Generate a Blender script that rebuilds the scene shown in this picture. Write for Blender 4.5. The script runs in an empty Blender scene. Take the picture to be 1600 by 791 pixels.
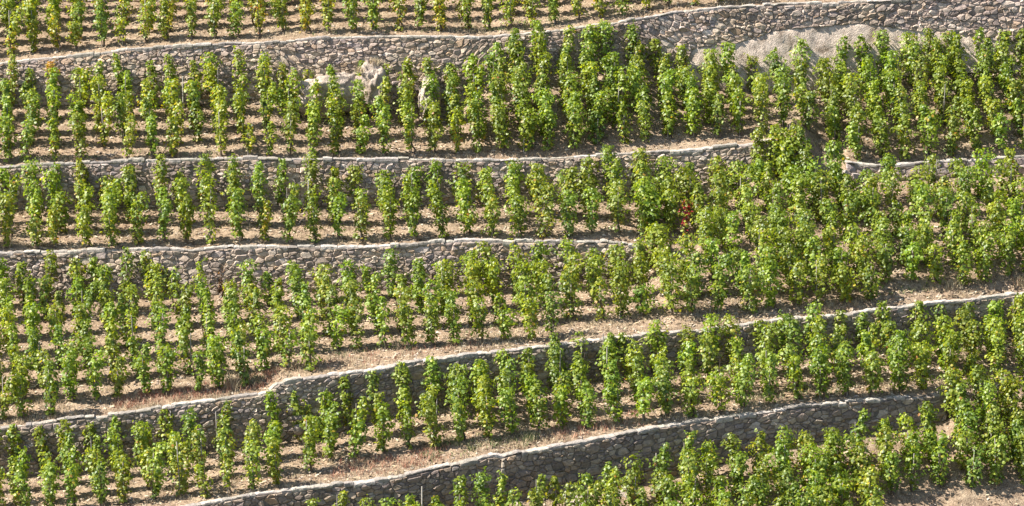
import bpy, math, random
import numpy as np
from mathutils import Vector, noise as mnoise

random.seed(11)
rng = np.random.default_rng(11)
SC = bpy.context.scene
COL = SC.collection

# ------------------------------------------------------------------ camera, sky, sun, exposure
F_PX = 4800.0                      # focal length for a 1600 px wide survey picture
PITCH = math.radians(11.0)
CAM = np.array([0.0, -100.0, 26.0])
cp, sp = math.cos(PITCH), math.sin(PITCH)
cam_data = bpy.data.cameras.new('camera')
cam = bpy.data.objects.new('camera', cam_data)
COL.objects.link(cam)
cam.location = CAM
cam.rotation_euler = (math.pi / 2 - PITCH, 0, 0)
cam_data.sensor_width = 36.0
cam_data.lens = 36.0 * F_PX / 1600.0
cam_data.clip_start = 1.0
cam_data.clip_end = 1000.0
SC.camera = cam

SUN_EL = math.radians(47.0)
SUN_FRONT = math.radians(9.0)     # how far in front of the picture plane the sun stands, on the left
sx, sy, sz = (-math.cos(SUN_EL) * math.cos(SUN_FRONT), -math.cos(SUN_EL) * math.sin(SUN_FRONT), math.sin(SUN_EL))
world = bpy.data.worlds.new('World')
SC.world = world
world.use_nodes = True
wn = world.node_tree.nodes
sky = wn.new('ShaderNodeTexSky')
sky.sky_type = 'NISHITA'
sky.sun_disc = False
sky.sun_elevation = SUN_EL
sky.sun_rotation = math.atan2(sx, sy)
wn['Background'].inputs['Strength'].default_value = 0.076
world.node_tree.links.new(sky.outputs['Color'], wn['Background'].inputs['Color'])
sun_data = bpy.data.lights.new('sun', 'SUN')
sun_data.energy = 5.0
sun_data.angle = math.radians(0.5)
sun_data.color = (1.0, 0.95, 0.87)
sun = bpy.data.objects.new('sun', sun_data)
COL.objects.link(sun)
sun.rotation_euler = Vector((sx, sy, sz)).to_track_quat('Z', 'Y').to_euler()
sun.location = (-40, -20, 60)

SC.view_settings.view_transform = 'Standard'
SC.view_settings.look = 'None'
SC.view_settings.exposure = 1.55
SC.view_settings.gamma = 1.0
SC.cycles.max_bounces = 8
SC.cycles.diffuse_bounces = 4
SC.cycles.transmission_bounces = 6

# ------------------------------------------------------------------ helpers
def unproject(px, py, Y):
    """point at depth Y seen at survey position (px, py)"""
    a = (np.asarray(px, float) - 800.0) / F_PX
    b = (395.5 - np.asarray(py, float)) / F_PX
    t = (np.asarray(Y, float) - CAM[1]) / (cp + b * sp)
    return a * t, CAM[2] + t * (-sp + b * cp)

def x_from(px, Y, Z):
    d = (Y - CAM[1]) * cp - (Z - CAM[2]) * sp
    return (np.asarray(px, float) - 800.0) / F_PX * d

def project(X, Y, Z):
    d = (Y - CAM[1]) * cp - (Z - CAM[2]) * sp
    u = (Y - CAM[1]) * sp + (Z - CAM[2]) * cp
    return 800.0 + F_PX * X / d, 395.5 - F_PX * u / d

def hash2(ix, iy, seed):
    h = (ix.astype(np.int64) * 374761393 + iy.astype(np.int64) * 668265263 + seed * 974634541) & 0x7fffffff
    h = ((h ^ (h >> 13)) * 1274126177) & 0x7fffffff
    return ((h ^ (h >> 16)) & 0xffff) / 65535.0

def vnoise(x, y, seed=0):
    x = np.asarray(x, float); y = np.asarray(y, float)
    ix = np.floor(x); iy = np.floor(y)
    fx = x - ix; fy = y - iy
    fx = fx * fx * (3 - 2 * fx); fy = fy * fy * (3 - 2 * fy)
    a = hash2(ix, iy, seed); b = hash2(ix + 1, iy, seed); c = hash2(ix, iy + 1, seed); d = hash2(ix + 1, iy + 1, seed)
    return (a * (1 - fx) + b * fx) * (1 - fy) + (c * (1 - fx) + d * fx) * fy * 1.0 - 0.5

class Geo:
    """collects polygons, links them as ONE mesh object"""
    def __init__(self):
        self.V = []; self.F = []; self.C = []; self.M = []; self.n = 0
    def add(self, V, F, col=(0.5, 0.5, 0.5), mat=0):
        V = np.asarray(V, np.float32).reshape(-1, 3); F = np.asarray(F, np.int64)
        self.V.append(V); self.F.append(F + self.n); self.n += len(V)
        c = np.asarray(col, np.float32)
        if c.ndim == 1: c = np.tile(c, (len(F), 1))
        self.C.append(c); self.M.append(np.full(len(F), mat, np.int32))
    def mesh(self, name, mats, origin=(0, 0, 0), smooth=False):
        me = bpy.data.meshes.new(name)
        V = np.concatenate(self.V) - np.asarray(origin, np.float32)
        loops = np.concatenate([f.ravel() for f in self.F])
        tot = np.concatenate([np.full(len(f), f.shape[1], np.int32) for f in self.F])
        starts = np.concatenate([[0], np.cumsum(tot)[:-1]]).astype(np.int32)
        me.vertices.add(len(V)); me.vertices.foreach_set('co', V.astype(np.float32).ravel())
        me.loops.add(len(loops)); me.loops.foreach_set('vertex_index', loops.astype(np.int32))
        me.polygons.add(len(tot)); me.polygons.foreach_set('loop_start', starts)
        me.polygons.foreach_set('material_index', np.concatenate(self.M))
        me.polygons.foreach_set('use_smooth', np.full(len(tot), smooth, bool))
        for m in mats: me.materials.append(m)
        at = me.attributes.new('col', 'FLOAT_COLOR', 'FACE')
        C = np.concatenate(self.C)
        at.data.foreach_set('color', np.concatenate([C, np.ones((len(C), 1), np.float32)], 1).astype(np.float32).ravel())
        me.update(calc_edges=True)
        return me
    def build(self, name, mats, parent=None, origin=(0, 0, 0), loc=None, smooth=False):
        o = bpy.data.objects.new(name, self.mesh(name, mats, origin, smooth))
        COL.objects.link(o)
        o.location = origin if loc is None else loc
        if parent is not None: o.parent = parent
        return o

def tag(o, label=None, cat=None, group=None, kind=None):
    if label: o['label'] = label
    if cat: o['category'] = cat
    if group: o['group'] = group
    if kind: o['kind'] = kind
    return o

def empty(name, loc):
    o = bpy.data.objects.new(name, None)
    COL.objects.link(o); o.location = loc; o.empty_display_size = 0.2
    return o

def tube(pts, radii, sides=5):
    pts = np.asarray(pts, float); n = len(pts)
    V = []
    for i in range(n):
        t = pts[min(i + 1, n - 1)] - pts[max(i - 1, 0)]
        t = t / (np.linalg.norm(t) + 1e-9)
        a = np.cross(t, (0.31, 0.95, 0.05)); a /= np.linalg.norm(a) + 1e-9
        b = np.cross(t, a)
        for k in range(sides):
            th = 2 * math.pi * k / sides
            V.append(pts[i] + radii[i] * (math.cos(th) * a + math.sin(th) * b))
    F = []
    for i in range(n - 1):
        for k in range(sides):
            k2 = (k + 1) % sides
            F.append((i * sides + k, i * sides + k2, (i + 1) * sides + k2, (i + 1) * sides + k))
    V.append(pts[-1] + (pts[-1] - pts[-2]) * 0.02)
    m = len(V) - 1
    for k in range(sides):
        F.append(((n - 1) * sides + k, (n - 1) * sides + (k + 1) % sides, m, m))
    return np.array(V), np.array(F)

# ------------------------------------------------------------------ materials
def mat(name):
    m = bpy.data.materials.new(name); m.use_nodes = True
    nt = m.node_tree
    return m, nt, nt.nodes['Principled BSDF'], nt.nodes['Material Output']

def noise_node(nt, scale, detail=4, rough=0.6, vec=None):
    n = nt.nodes.new('ShaderNodeTexNoise')
    n.inputs['Scale'].default_value = scale; n.inputs['Detail'].default_value = detail; n.inputs['Roughness'].default_value = rough
    if vec is not None: nt.links.new(vec, n.inputs['Vector'])
    return n

def world_pos(nt):
    return nt.nodes.new('ShaderNodeNewGeometry').outputs['Position']

def ramp(nt, fac, stops):
    r = nt.nodes.new('ShaderNodeValToRGB')
    while len(r.color_ramp.elements) < len(stops): r.color_ramp.elements.new(0.5)
    for e, (p, c) in zip(r.color_ramp.elements, stops):
        e.position = p; e.color = (*c, 1) if len(c) == 3 else c
    nt.links.new(fac, r.inputs['Fac'])
    return r.outputs['Color']

def mix(nt, mode, fac, a, b):
    n = nt.nodes.new('ShaderNodeMix'); n.data_type = 'RGBA'; n.blend_type = mode
    for s, v in ((n.inputs[0], fac), (n.inputs[6], a), (n.inputs[7], b)):
        if hasattr(v, 'links'): nt.links.new(v, s)
        else: s.default_value = v if not isinstance(v, tuple) else (*v, 1)
    return n.outputs[2]

def bump(nt, height, strength, dist, bsdf):
    b = nt.nodes.new('ShaderNodeBump'); b.inputs['Strength'].default_value = strength; b.inputs['Distance'].default_value = dist
    nt.links.new(height, b.inputs['Height']); nt.links.new(b.outputs['Normal'], bsdf.inputs['Normal'])

def attr(nt):
    a = nt.nodes.new('ShaderNodeAttribute'); a.attribute_name = 'col'
    return a.outputs['Color']

def earth_material():
    m, nt, p, out = mat('stony_earth')
    pos = world_pos(nt)
    big = noise_node(nt, 0.55, 3, 0.5, pos)
    mid = noise_node(nt, 5.0, 5, 0.7, pos)
    fine = noise_node(nt, 22.0, 3, 0.7, pos)
    base = ramp(nt, mid.outputs['Fac'], [(0.30, (0.125, 0.088, 0.060)), (0.46, (0.255, 0.188, 0.130)), (0.60, (0.34, 0.262, 0.184)), (0.76, (0.43, 0.345, 0.25))])
    tone = ramp(nt, big.outputs['Fac'], [(0.35, (0.88, 0.83, 0.80)), (0.65, (1.0, 1.0, 0.98))])
    c = mix(nt, 'MULTIPLY', 1.0, base, tone)
    spk = ramp(nt, fine.outputs['Fac'], [(0.33, (0.45, 0.42, 0.4)), (0.5, (1, 1, 1)), (0.7, (1.22, 1.2, 1.15))])
    c = mix(nt, 'MULTIPLY', 1.0, c, spk)
    nt.links.new(c, p.inputs['Base Color'])
    p.inputs['Roughness'].default_value = 0.95; p.inputs['Specular IOR Level'].default_value = 0.15
    h = nt.nodes.new('ShaderNodeMath'); h.operation = 'ADD'
    nt.links.new(mid.outputs['Fac'], h.inputs[0]); nt.links.new(fine.outputs['Fac'], h.inputs[1])
    bump(nt, h.outputs[0], 0.9, 0.05, p)
    return m

def stone_material(name, bump_s=0.6, scale=9.0, stain=None):
    m, nt, p, out = mat(name)
    pos = world_pos(nt)
    n1 = noise_node(nt, scale, 5, 0.65, pos)
    n2 = noise_node(nt, scale * 4, 3, 0.6, pos)
    mott = ramp(nt, n1.outputs['Fac'], [(0.3, (0.62, 0.58, 0.56)), (0.5, (1, 1, 1)), (0.72, (1.22, 1.19, 1.15))])
    c = mix(nt, 'MULTIPLY', 1.0, attr(nt), mott)
    if stain:
        n3 = noise_node(nt, stain, 6, 0.7, pos)
        c = mix(nt, 'MULTIPLY', 1.0, c, ramp(nt, n3.outputs['Fac'], [(0.36, (0.55, 0.50, 0.44)), (0.47, (0.92, 0.90, 0.87)), (0.62, (1.12, 1.10, 1.08))]))
    nt.links.new(c, p.inputs['Base Color'])
    p.inputs['Roughness'].default_value = 0.9; p.inputs['Specular IOR Level'].default_value = 0.25
    h = nt.nodes.new('ShaderNodeMath'); h.operation = 'ADD'
    nt.links.new(n1.outputs['Fac'], h.inputs[0]); nt.links.new(n2.outputs['Fac'], h.inputs[1])
    bump(nt, h.outputs[0], bump_s, 0.04, p)
    return m

def leaf_material():
    m, nt, p, out = mat('vine_leaf')
    a = attr(nt)
    pos = world_pos(nt)
    n = noise_node(nt, 14.0, 2, 0.5, pos)
    v = ramp(nt, n.outputs['Fac'], [(0.3, (0.82, 0.86, 0.8)), (0.7, (1.15, 1.1, 1.1))])
    c = mix(nt, 'MULTIPLY', 1.0, a, v)
    nt.links.new(c, p.inputs['Base Color'])
    p.inputs['Roughness'].default_value = 0.46; p.inputs['Specular IOR Level'].default_value = 0.6
    tr = nt.nodes.new('ShaderNodeBsdfTranslucent')
    tc = mix(nt, 'MULTIPLY', 1.0, c, (1.5, 1.45, 0.55))
    nt.links.new(tc, tr.inputs['Color'])
    ms = nt.nodes.new('ShaderNodeMixShader'); ms.inputs['Fac'].default_value = 0.48
    nt.links.new(p.outputs[0], ms.inputs[1]); nt.links.new(tr.outputs[0], ms.inputs[2])
    nt.links.new(ms.outputs[0], out.inputs['Surface'])
    return m

def plain_attr_material(name, rough=0.85, noise_scale=30.0, amt=0.3):
    m, nt, p, out = mat(name)
    n = noise_node(nt, noise_scale, 3, 0.6, world_pos(nt))
    v = ramp(nt, n.outputs['Fac'], [(0.3, (1 - amt,) * 3), (0.7, (1 + amt,) * 3)])
    nt.links.new(mix(nt, 'MULTIPLY', 1.0, attr(nt), v), p.inputs['Base Color'])
    p.inputs['Roughness'].default_value = rough
    p.inputs['Specular IOR Level'].default_value = 0.25
    bump(nt, n.outputs['Fac'], 0.4, 0.01, p)
    return m

M_EARTH = earth_material()
M_STONE = stone_material('wall_stone')
M_MORTAR = stone_material('lime_mortar', 0.8, scale=12.0)
M_ROCK = stone_material('outcrop_rock', 1.0, scale=5.0, stain=1.3)
M_LEAF = leaf_material()
M_BARK = plain_attr_material('vine_bark', 0.95)
M_WOOD = plain_attr_material('weathered_stake_wood', 0.8)
M_GRASS = plain_attr_material('dry_grass_blade', 0.8, 8.0, 0.2)
M_PEBBLE = plain_attr_material('loose_stone', 0.9, 12.0, 0.2)

# ------------------------------------------------------------------ terrain survey
def line(pts):
    p = np.array(pts, float)
    x, y = p[:, 0], p[:, 1]
    sl = 0.6 * (y[1] - y[0]) / (x[1] - x[0]); sr = 0.6 * (y[-1] - y[-2]) / (x[-1] - x[-2])
    x = np.concatenate([[x[0] - 900], x, [x[-1] + 900]]); y = np.concatenate([[y[0] - 900 * sl], y, [y[-1] + 900 * sr]])
    return x, y
PX = np.arange(-420, 2024, 4.0)
def sample(pts):
    x, y = line(pts); return np.interp(PX, x, y)
def smooth(a, sig=110.0):
    k = np.arange(-90, 91) * 4.0; w = np.exp(-0.5 * (k / sig) ** 2); w /= w.sum()
    return np.convolve(np.pad(a, 90, mode='reflect', reflect_type='odd'), w, 'valid')

CAP = {
 1: [(0,98),(60,90),(130,86),(200,76),(270,72),(340,68),(400,66),(450,64),(500,59),(560,57),(640,56),(700,56),(760,58),(790,54),(850,50),(900,42),(950,36),(1000,28),(1060,18),(1130,11),(1200,7),(1280,3),(1370,1),(1450,-3),(1600,-9)],
 2: [(0,262),(60,257),(130,254),(200,251),(280,249),(400,247),(500,248),(640,248),(780,250),(860,246),(930,242),(1000,238),(1060,235),(1120,230),(1180,223),(1240,214),(1253,217),(1272,224),(1292,236),(1318,251),(1345,256),(1370,258),(1400,257),(1450,253),(1500,250),(1550,247),(1600,243)],
 3: [(0,393),(60,393),(130,390),(200,389),(260,388),(300,391),(350,386),(400,384),(470,385),(520,385),(580,384),(640,381),(690,376),(740,375),(800,377),(870,376),(950,377),(1000,382),(1012,388),(1060,391),(1200,380),(1400,363),(1600,348)],
 4: [(0,668),(60,661),(130,652),(200,645),(270,633),(340,624),(400,616),(423,609),(430,600),(460,594),(520,585),(580,577),(640,566),(700,557),(760,551),(800,547),(860,540),(930,530),(1000,524),(1060,517),(1120,512),(1200,502),(1260,497),(1330,490),(1400,480),(1450,473),(1520,466),(1590,459),(1680,452)],
 5: [(0,838),(100,824),(200,807),(300,790),(350,781),(400,772),(450,766),(500,761),(560,754),(620,745),(700,727),(770,711),(785,713),(800,709),(850,700),(930,686),(980,676),(1020,667),(1080,659),(1150,649),(1200,643),(1260,634),(1320,626),(1380,622),(1440,617),(1478,615),(1490,632),(1520,640),(1600,628)],
}
BASE = {
 1: [(0,165),(300,165),(430,152),(470,172),(600,172),(720,165),(760,132),(850,108),(1000,106),(1060,128),(1200,141),(1330,130),(1400,115),(1600,105)],
 2: [(0,328),(280,324),(500,322),(640,322),(800,312),(1000,308),(1120,300),(1180,282),(1240,268),(1254,262),(1290,262),(1320,272),(1345,286),(1400,283),(1600,272)],
 3: [(0,466),(130,466),(270,463),(400,458),(520,455),(640,453),(740,450),(870,446),(950,440),(1000,432),(1060,393),(1200,382),(1400,365),(1600,350)],
 4: [(0,746),(100,738),(200,726),(270,720),(340,704),(420,694),(440,690),(520,680),(560,662),(640,645),(740,625),(800,612),(900,600),(1000,585),(1100,570),(1200,560),(1300,548),(1400,540),(1500,532),(1600,525)],
 5: [(0,905),(200,880),(400,850),(500,838),(600,825),(700,803),(800,782),(900,773),(1000,757),(1080,737),(1150,717),(1200,704),(1280,690),(1350,680),(1420,668),(1478,657),(1490,648),(1520,642),(1600,630)],
}
CAP[0] = [(0,-62),(350,-58),(600,-62),(900,-85),(1600,-130)]
BASE[0] = [(0,0),(140,3),(350,3),(500,-3),(760,-3),(900,-25),(1600,-75)]
cap = {k: sample(v) for k, v in CAP.items()}
base = {k: sample(v) for k, v in BASE.items()}
COPE_W = 0.36
# depth of each wall foot (m): the lower two walls swing away to the right, the upper ones run nearly straight
def depth(*p): return smooth(np.interp(PX, [-420, 0, 400, 800, 1200, 1600, 2020], p), 160)
YB = {5: depth(-4.2, -2.7, -0.8, 1.6, 4.4, 7.2, 9.5), 4: depth(1.4, 2.2, 3.3, 5.6, 8.3, 10.9, 13.0), 3: depth(10.4, 10.9, 11.3, 12.0, 13.0, 14.3, 15.6),
      2: depth(14.0, 14.4, 14.9, 15.7, 16.8, 18.0, 19.2), 1: depth(18.9, 19.0, 19.1, 19.8, 21.3, 22.4, 22.8), 0: depth(24.3, 24.3, 24.3, 24.6, 25.4, 26.6, 27.6)}
YC, ZB, ZC = {}, {}, {}
for k in YB:      # the faces lean back a little
    YC[k] = YB[k] + 0.03 + {5: 0.05, 4: 0.07, 3: 0.12, 2: 0.13, 1: 0.16, 0: 0.1}[k] * np.clip(smooth(base[k], 30) - smooth(cap[k], 30), 0, None) / 43.0
YC[2] = YC[2] + 0.9 * np.clip((PX - 1254) / 22.0, 0, 1) * np.clip((1322 - PX) / 16.0, 0, 1)      # the broken end slumps to a bank
for k in cap:
    _, ZB[k] = unproject(PX, base[k], YB[k]); _, ZC[k] = unproject(PX, cap[k], YC[k])
    ZC[k] = np.maximum(ZC[k], ZB[k])
# terrace ends: lower (Y,Z) -> upper (Y,Z)
_, z_lo = unproject(PX, np.full_like(PX, 1130.0), YB[5] - 11.0)
TER = {
 'F': (YB[5] - 11.0, z_lo, YB[5], ZB[5]),
 'E': (YC[5] + COPE_W, ZC[5], YB[4], ZB[4]),
 'D': (YC[4] + COPE_W, ZC[4], YB[3], ZB[3]),
 'C': (YC[3] + COPE_W, ZC[3], YB[2], ZB[2]),
 'B': (YC[2] + COPE_W, ZC[2], YB[1], ZB[1]),
 'A': (YC[1] + COPE_W, ZC[1], YB[0], ZB[0]),
 'Z': (YC[0] + COPE_W, ZC[0], YC[0] + 14.0, ZC[0] + 5.0),
}
SEG = {'F': 100, 'E': 62, 'D': 66, 'C': 38, 'B': 46, 'A': 40, 'Z': 14}

def lump(X, Y):
    return 0.055 * vnoise(X * 1.1, Y * 1.1, 3) + 0.06 * vnoise(X * 3.1, Y * 3.1, 5) + 0.045 * vnoise(X * 7.3, Y * 7.3, 9)

def ground_at(px, py, ter):
    """world position of the terrace surface at a survey position"""
    px = np.atleast_1d(np.asarray(px, float)); py = np.atleast_1d(np.asarray(py, float))
    Y0, Z0, Y1, Z1 = [np.interp(px, PX, a) for a in TER[ter]]
    lo = np.full(len(px), -0.3); hi = np.full(len(px), 1.3)
    for _ in range(30):
        t = (lo + hi) / 2
        _, y = project(0, Y0 + t * (Y1 - Y0), Z0 + t * (Z1 - Z0))
        up = y > py
        lo = np.where(up, t, lo); hi = np.where(up, hi, t)
    t = np.clip((lo + hi) / 2, 0.0, 1.0)
    Y = Y0 + t * (Y1 - Y0); Z = Z0 + t * (Z1 - Z0)
    X = x_from(px, Y, Z)
    return np.stack([X, Y, Z + lump(X, Y) * np.clip(np.minimum(t, 1 - t) * 12, 0, 1)], 1)

# ------------------------------------------------------------------ the hillside, one sheet
def build_ground():
    rows = []
    def push(Y, Z, amp=None):
        X = x_from(PX, Y, Z)
        if amp is not None: Z = Z + lump(X, Y) * amp
        rows.append(np.stack([X, Y, Z], 1))
    for ter, k in (('F', 5), ('E', 4), ('D', 3), ('C', 2), ('B', 1), ('A', 0), ('Z', None)):
        Y0, Z0, Y1, Z1 = TER[ter]
        n = SEG[ter]
        for i in range(n + 1):
            t = i / n
            push(Y0 + t * (Y1 - Y0), Z0 + t * (Z1 - Z0), min(1.0, 12 * t, 12 * (1 - t)))
        if k is not None:
            push(YB[k] + 0.17, ZB[k] - 0.02)
            push(YC[k] + 0.22, np.maximum(ZC[k] - 0.06, ZB[k] - 0.01))
    R = np.array(rows); nr, nc = R.shape[:2]
    idx = np.arange(nr * nc).reshape(nr, nc)
    F = np.stack([idx[:-1, :-1], idx[:-1, 1:], idx[1:, 1:], idx[1:, :-1]], -1).reshape(-1, 4)
    g = Geo(); g.add(R.reshape(-1, 3), F, (0.4, 0.3, 0.22))
    o = g.build('hillside_ground', [M_EARTH], smooth=True)
    tag(o, 'terraced hillside of dry pinkish stony earth between the walls', kind='structure')
build_ground()

# ------------------------------------------------------------------ stone walls
def clip_half(poly, nx, ny, c):
    """keep the part of poly with nx*x + ny*y <= c"""
    out = []
    n = len(poly)
    for i in range(n):
        a = poly[i]; b = poly[(i + 1) % n]
        da = nx * a[0] + ny * a[1] - c; db = nx * b[0] + ny * b[1] - c
        if da <= 0: out.append(a)
        if (da < 0 < db) or (db < 0 < da):
            t = da / (da - db); out.append((a[0] + t * (b[0] - a[0]), a[1] + t * (b[1] - a[1])))
    return out

def rubble_cells(u0, u1, hfun, lofun, w, h, rs):
    """irregular stone outlines filling a strip: uneven courses, then cells around the jittered centres"""
    hmax = max(hfun(u) for u in np.arange(u0, u1, 10.0))
    asp = 1.75
    pts = []
    v = -0.3 * h
    while v < hmax + h:
        ch = h * rs.uniform(0.55, 1.45)
        u = u0 - rs.uniform(0, w)
        while u < u1 + w:
            cw = w * min(2.3, rs.lognormvariate(-0.12, 0.5))
            uu = u + cw / 2
            wob = 3.2 * math.sin(uu * 0.021 + v * 0.05) + 2.0 * math.sin(uu * 0.057)
            if cw > 1.25 * w or rs.random() > 0.3:
                pts.append((uu, v + ch / 2 + wob + rs.gauss(0, 0.2 * h)))
            else:
                pts.append((uu + rs.gauss(0, 1), v + ch * 0.22 + wob)); pts.append((uu + rs.gauss(0, 1), v + ch * 0.78 + wob))
            u += cw
        v += ch
    grid = {}
    gs = 2.2 * w
    for i, (a, b) in enumerate(pts): grid.setdefault((int(a // gs), int(b * asp // gs)), []).append(i)
    wt = [(rs.gauss(0, 0.2) + (0.9 if rs.random() < 0.05 else 0)) * w * w for _ in pts]
    cells = []
    for i, (a, b) in enumerate(pts):
        top = hfun(a); lo = lofun(a)
        if not (u0 - 2 <= a <= u1 + 2) or b > top + 0.4 * h or b < lo - 0.5 * h: continue
        B = b * asp
        R = 1.5 * w
        poly = [(a - R, B - R), (a + R, B - R), (a + R, B + R), (a - R, B + R)]
        gi, gj = int(a // gs), int(B // gs)
        near = []
        for di in (-1, 0, 1):
            for dj in (-1, 0, 1):
                for j in grid.get((gi + di, gj + dj), ()):
                    if j != i:
                        dx, dy = pts[j][0] - a, pts[j][1] * asp - B
                        near.append((dx * dx + dy * dy, dx, dy, wt[i] - wt[j]))
        near.sort()
        for d2, dx, dy, dw in near[:22]:
            poly = clip_half(poly, dx, dy, dx * (a + dx / 2) + dy * (B + dy / 2) + dw / 2)
            if len(poly) < 3: break
        if len(poly) < 3: continue
        poly = [(x, y / asp) for x, y in poly]
        s = (hfun(a + 6) - hfun(a - 6)) / 12.0
        poly = clip_half(poly, -s, 1, top - s * a - 0.5)
        if len(poly) >= 3:
            s2 = (lofun(a + 6) - lofun(a - 6)) / 12.0
            poly = clip_half(poly, s2, -1, -(lo - s2 * a))
        if len(poly) >= 3: poly = clip_half(poly, 1, 0, u1)
        if len(poly) >= 3: poly = clip_half(poly, -1, 0, -u0)
        # drop very short edges
        q = []
        for p in poly:
            if not q or (p[0] - q[-1][0]) ** 2 + (p[1] - q[-1][1]) ** 2 > 1.2: q.append(p)
        if len(q) > 3 and (q[0][0] - q[-1][0]) ** 2 + (q[0][1] - q[-1][1]) ** 2 < 1.2: q.pop()
        if len(q) < 3: continue
        area = 0.5 * abs(sum(q[k][0] * q[(k + 1) % len(q)][1] - q[(k + 1) % len(q)][0] * q[k][1] for k in range(len(q))))
        if area < 0.08 * w * h: continue
        cells.append((area, q))
    return cells

class WallMap:
    def __init__(self, k):
        self.k = k
        XB = x_from(PX, YB[k], ZB[k]); XC = x_from(PX, YC[k], ZC[k])
        self.B = np.stack([XB, YB[k], ZB[k]], 1); self.C = np.stack([XC, YC[k], ZC[k]], 1)
        t = np.gradient(self.B[:, :2], axis=0); t /= np.linalg.norm(t, axis=1)[:, None]
        self.N = np.stack([t[:, 1], -t[:, 0], np.full(len(t), 0.04)], 1)
    def at(self, a, u):
        return np.array([np.interp(u, PX, a[:, i]) for i in range(3)]).T
    def h(self, u): return float(np.interp(u, PX, base[self.k]) - np.interp(u, PX, cap[self.k]))
    def pos(self, u, v, d=0.0):
        h = max(self.h(u), 1.0)
        b = self.at(self.B, u); c = self.at(self.C, u)
        return b + (c - b) * (v / h) + self.at(self.N, u) * d

PAL = [((0.36, 0.30, 0.25), 4), ((0.41, 0.34, 0.27), 3), ((0.28, 0.235, 0.205), 3), ((0.46, 0.40, 0.335), 3), ((0.36, 0.275, 0.20), 1.0), ((0.50, 0.44, 0.38), 1.0), ((0.32, 0.275, 0.255), 1.5)]
PALC = [p for p, _ in PAL]; PALW = [w for _, w in PAL]

def stone_geo(wm, poly, rs, tone, proud_lo, proud_hi):
    n = len(poly)
    cx = sum(p[0] for p in poly) / n; cy = sum(p[1] for p in poly) / n
    size = max(4.0, math.sqrt(sum((p[0] - cx) ** 2 + (p[1] - cy) ** 2 for p in poly) / n))
    gap = rs.uniform(0.1, 0.5)
    proud = rs.uniform(proud_lo, proud_hi)
    tx, ty = rs.gauss(0, 0.0045), rs.gauss(0.001, 0.005)
    k0 = 1 - gap / size; k1 = k0 * rs.uniform(0.72, 0.86)
    V = []
    for kk, d in ((k0, -0.06), (k0 * 1.0, proud * 0.45), (k1, proud)):
        for x, y in poly:
            X = cx + (x - cx) * kk; Yy = cy + (y - cy) * kk
            dd = d + (0 if d < 0 else (x - cx) * tx * 0.6 + (y - cy) * ty * 0.6 + rs.gauss(0, 0.008))
            V.append(wm.pos(X, Yy, dd))
    V.append(wm.pos(cx + rs.gauss(0, 1.2), cy + rs.gauss(0, 0.9), proud + rs.uniform(-0.004, 0.022)))
    F4, F3 = [], []
    for r in (0, 1):
        for i in range(n):
            j = (i + 1) % n
            F4.append((r * n + i, r * n + j, (r + 1) * n + j, (r + 1) * n + i))
    for i in range(n): F3.append((2 * n + i, 2 * n + (i + 1) % n, 3 * n))
    st = 1 + 0.45 * float(vnoise(cx * 0.013, cy * 0.03 + wm.k * 7.7, 51)) + 0.3 * float(vnoise(cx * 0.05, cy * 0.09, 52))
    c = np.array(rs.choices(PALC, PALW)[0]) * tone * rs.uniform(0.85, 1.15) * 0.84 * st * (np.array((0.97, 0.97, 1.04)) if vnoise(cx * 0.011 + 3.3, cy * 0.02 + wm.k * 3.1, 53) + rs.gauss(0, 0.1) > (0.02 if wm.k < 3 else 0.3) else 1.0)
    return np.array(V), np.array(F4), np.array(F3), c

def orient(V, F4, F3):
    """outline order may run either way round: make faces look outward (towards the open side)"""
    a, b, c = V[F3[0][0]], V[F3[0][1]], V[F3[0][2]]
    if np.cross(b - a, c - a)[1] > 0: F4 = F4[:, ::-1]; F3 = F3[:, ::-1]
    return F4, F3

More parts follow.
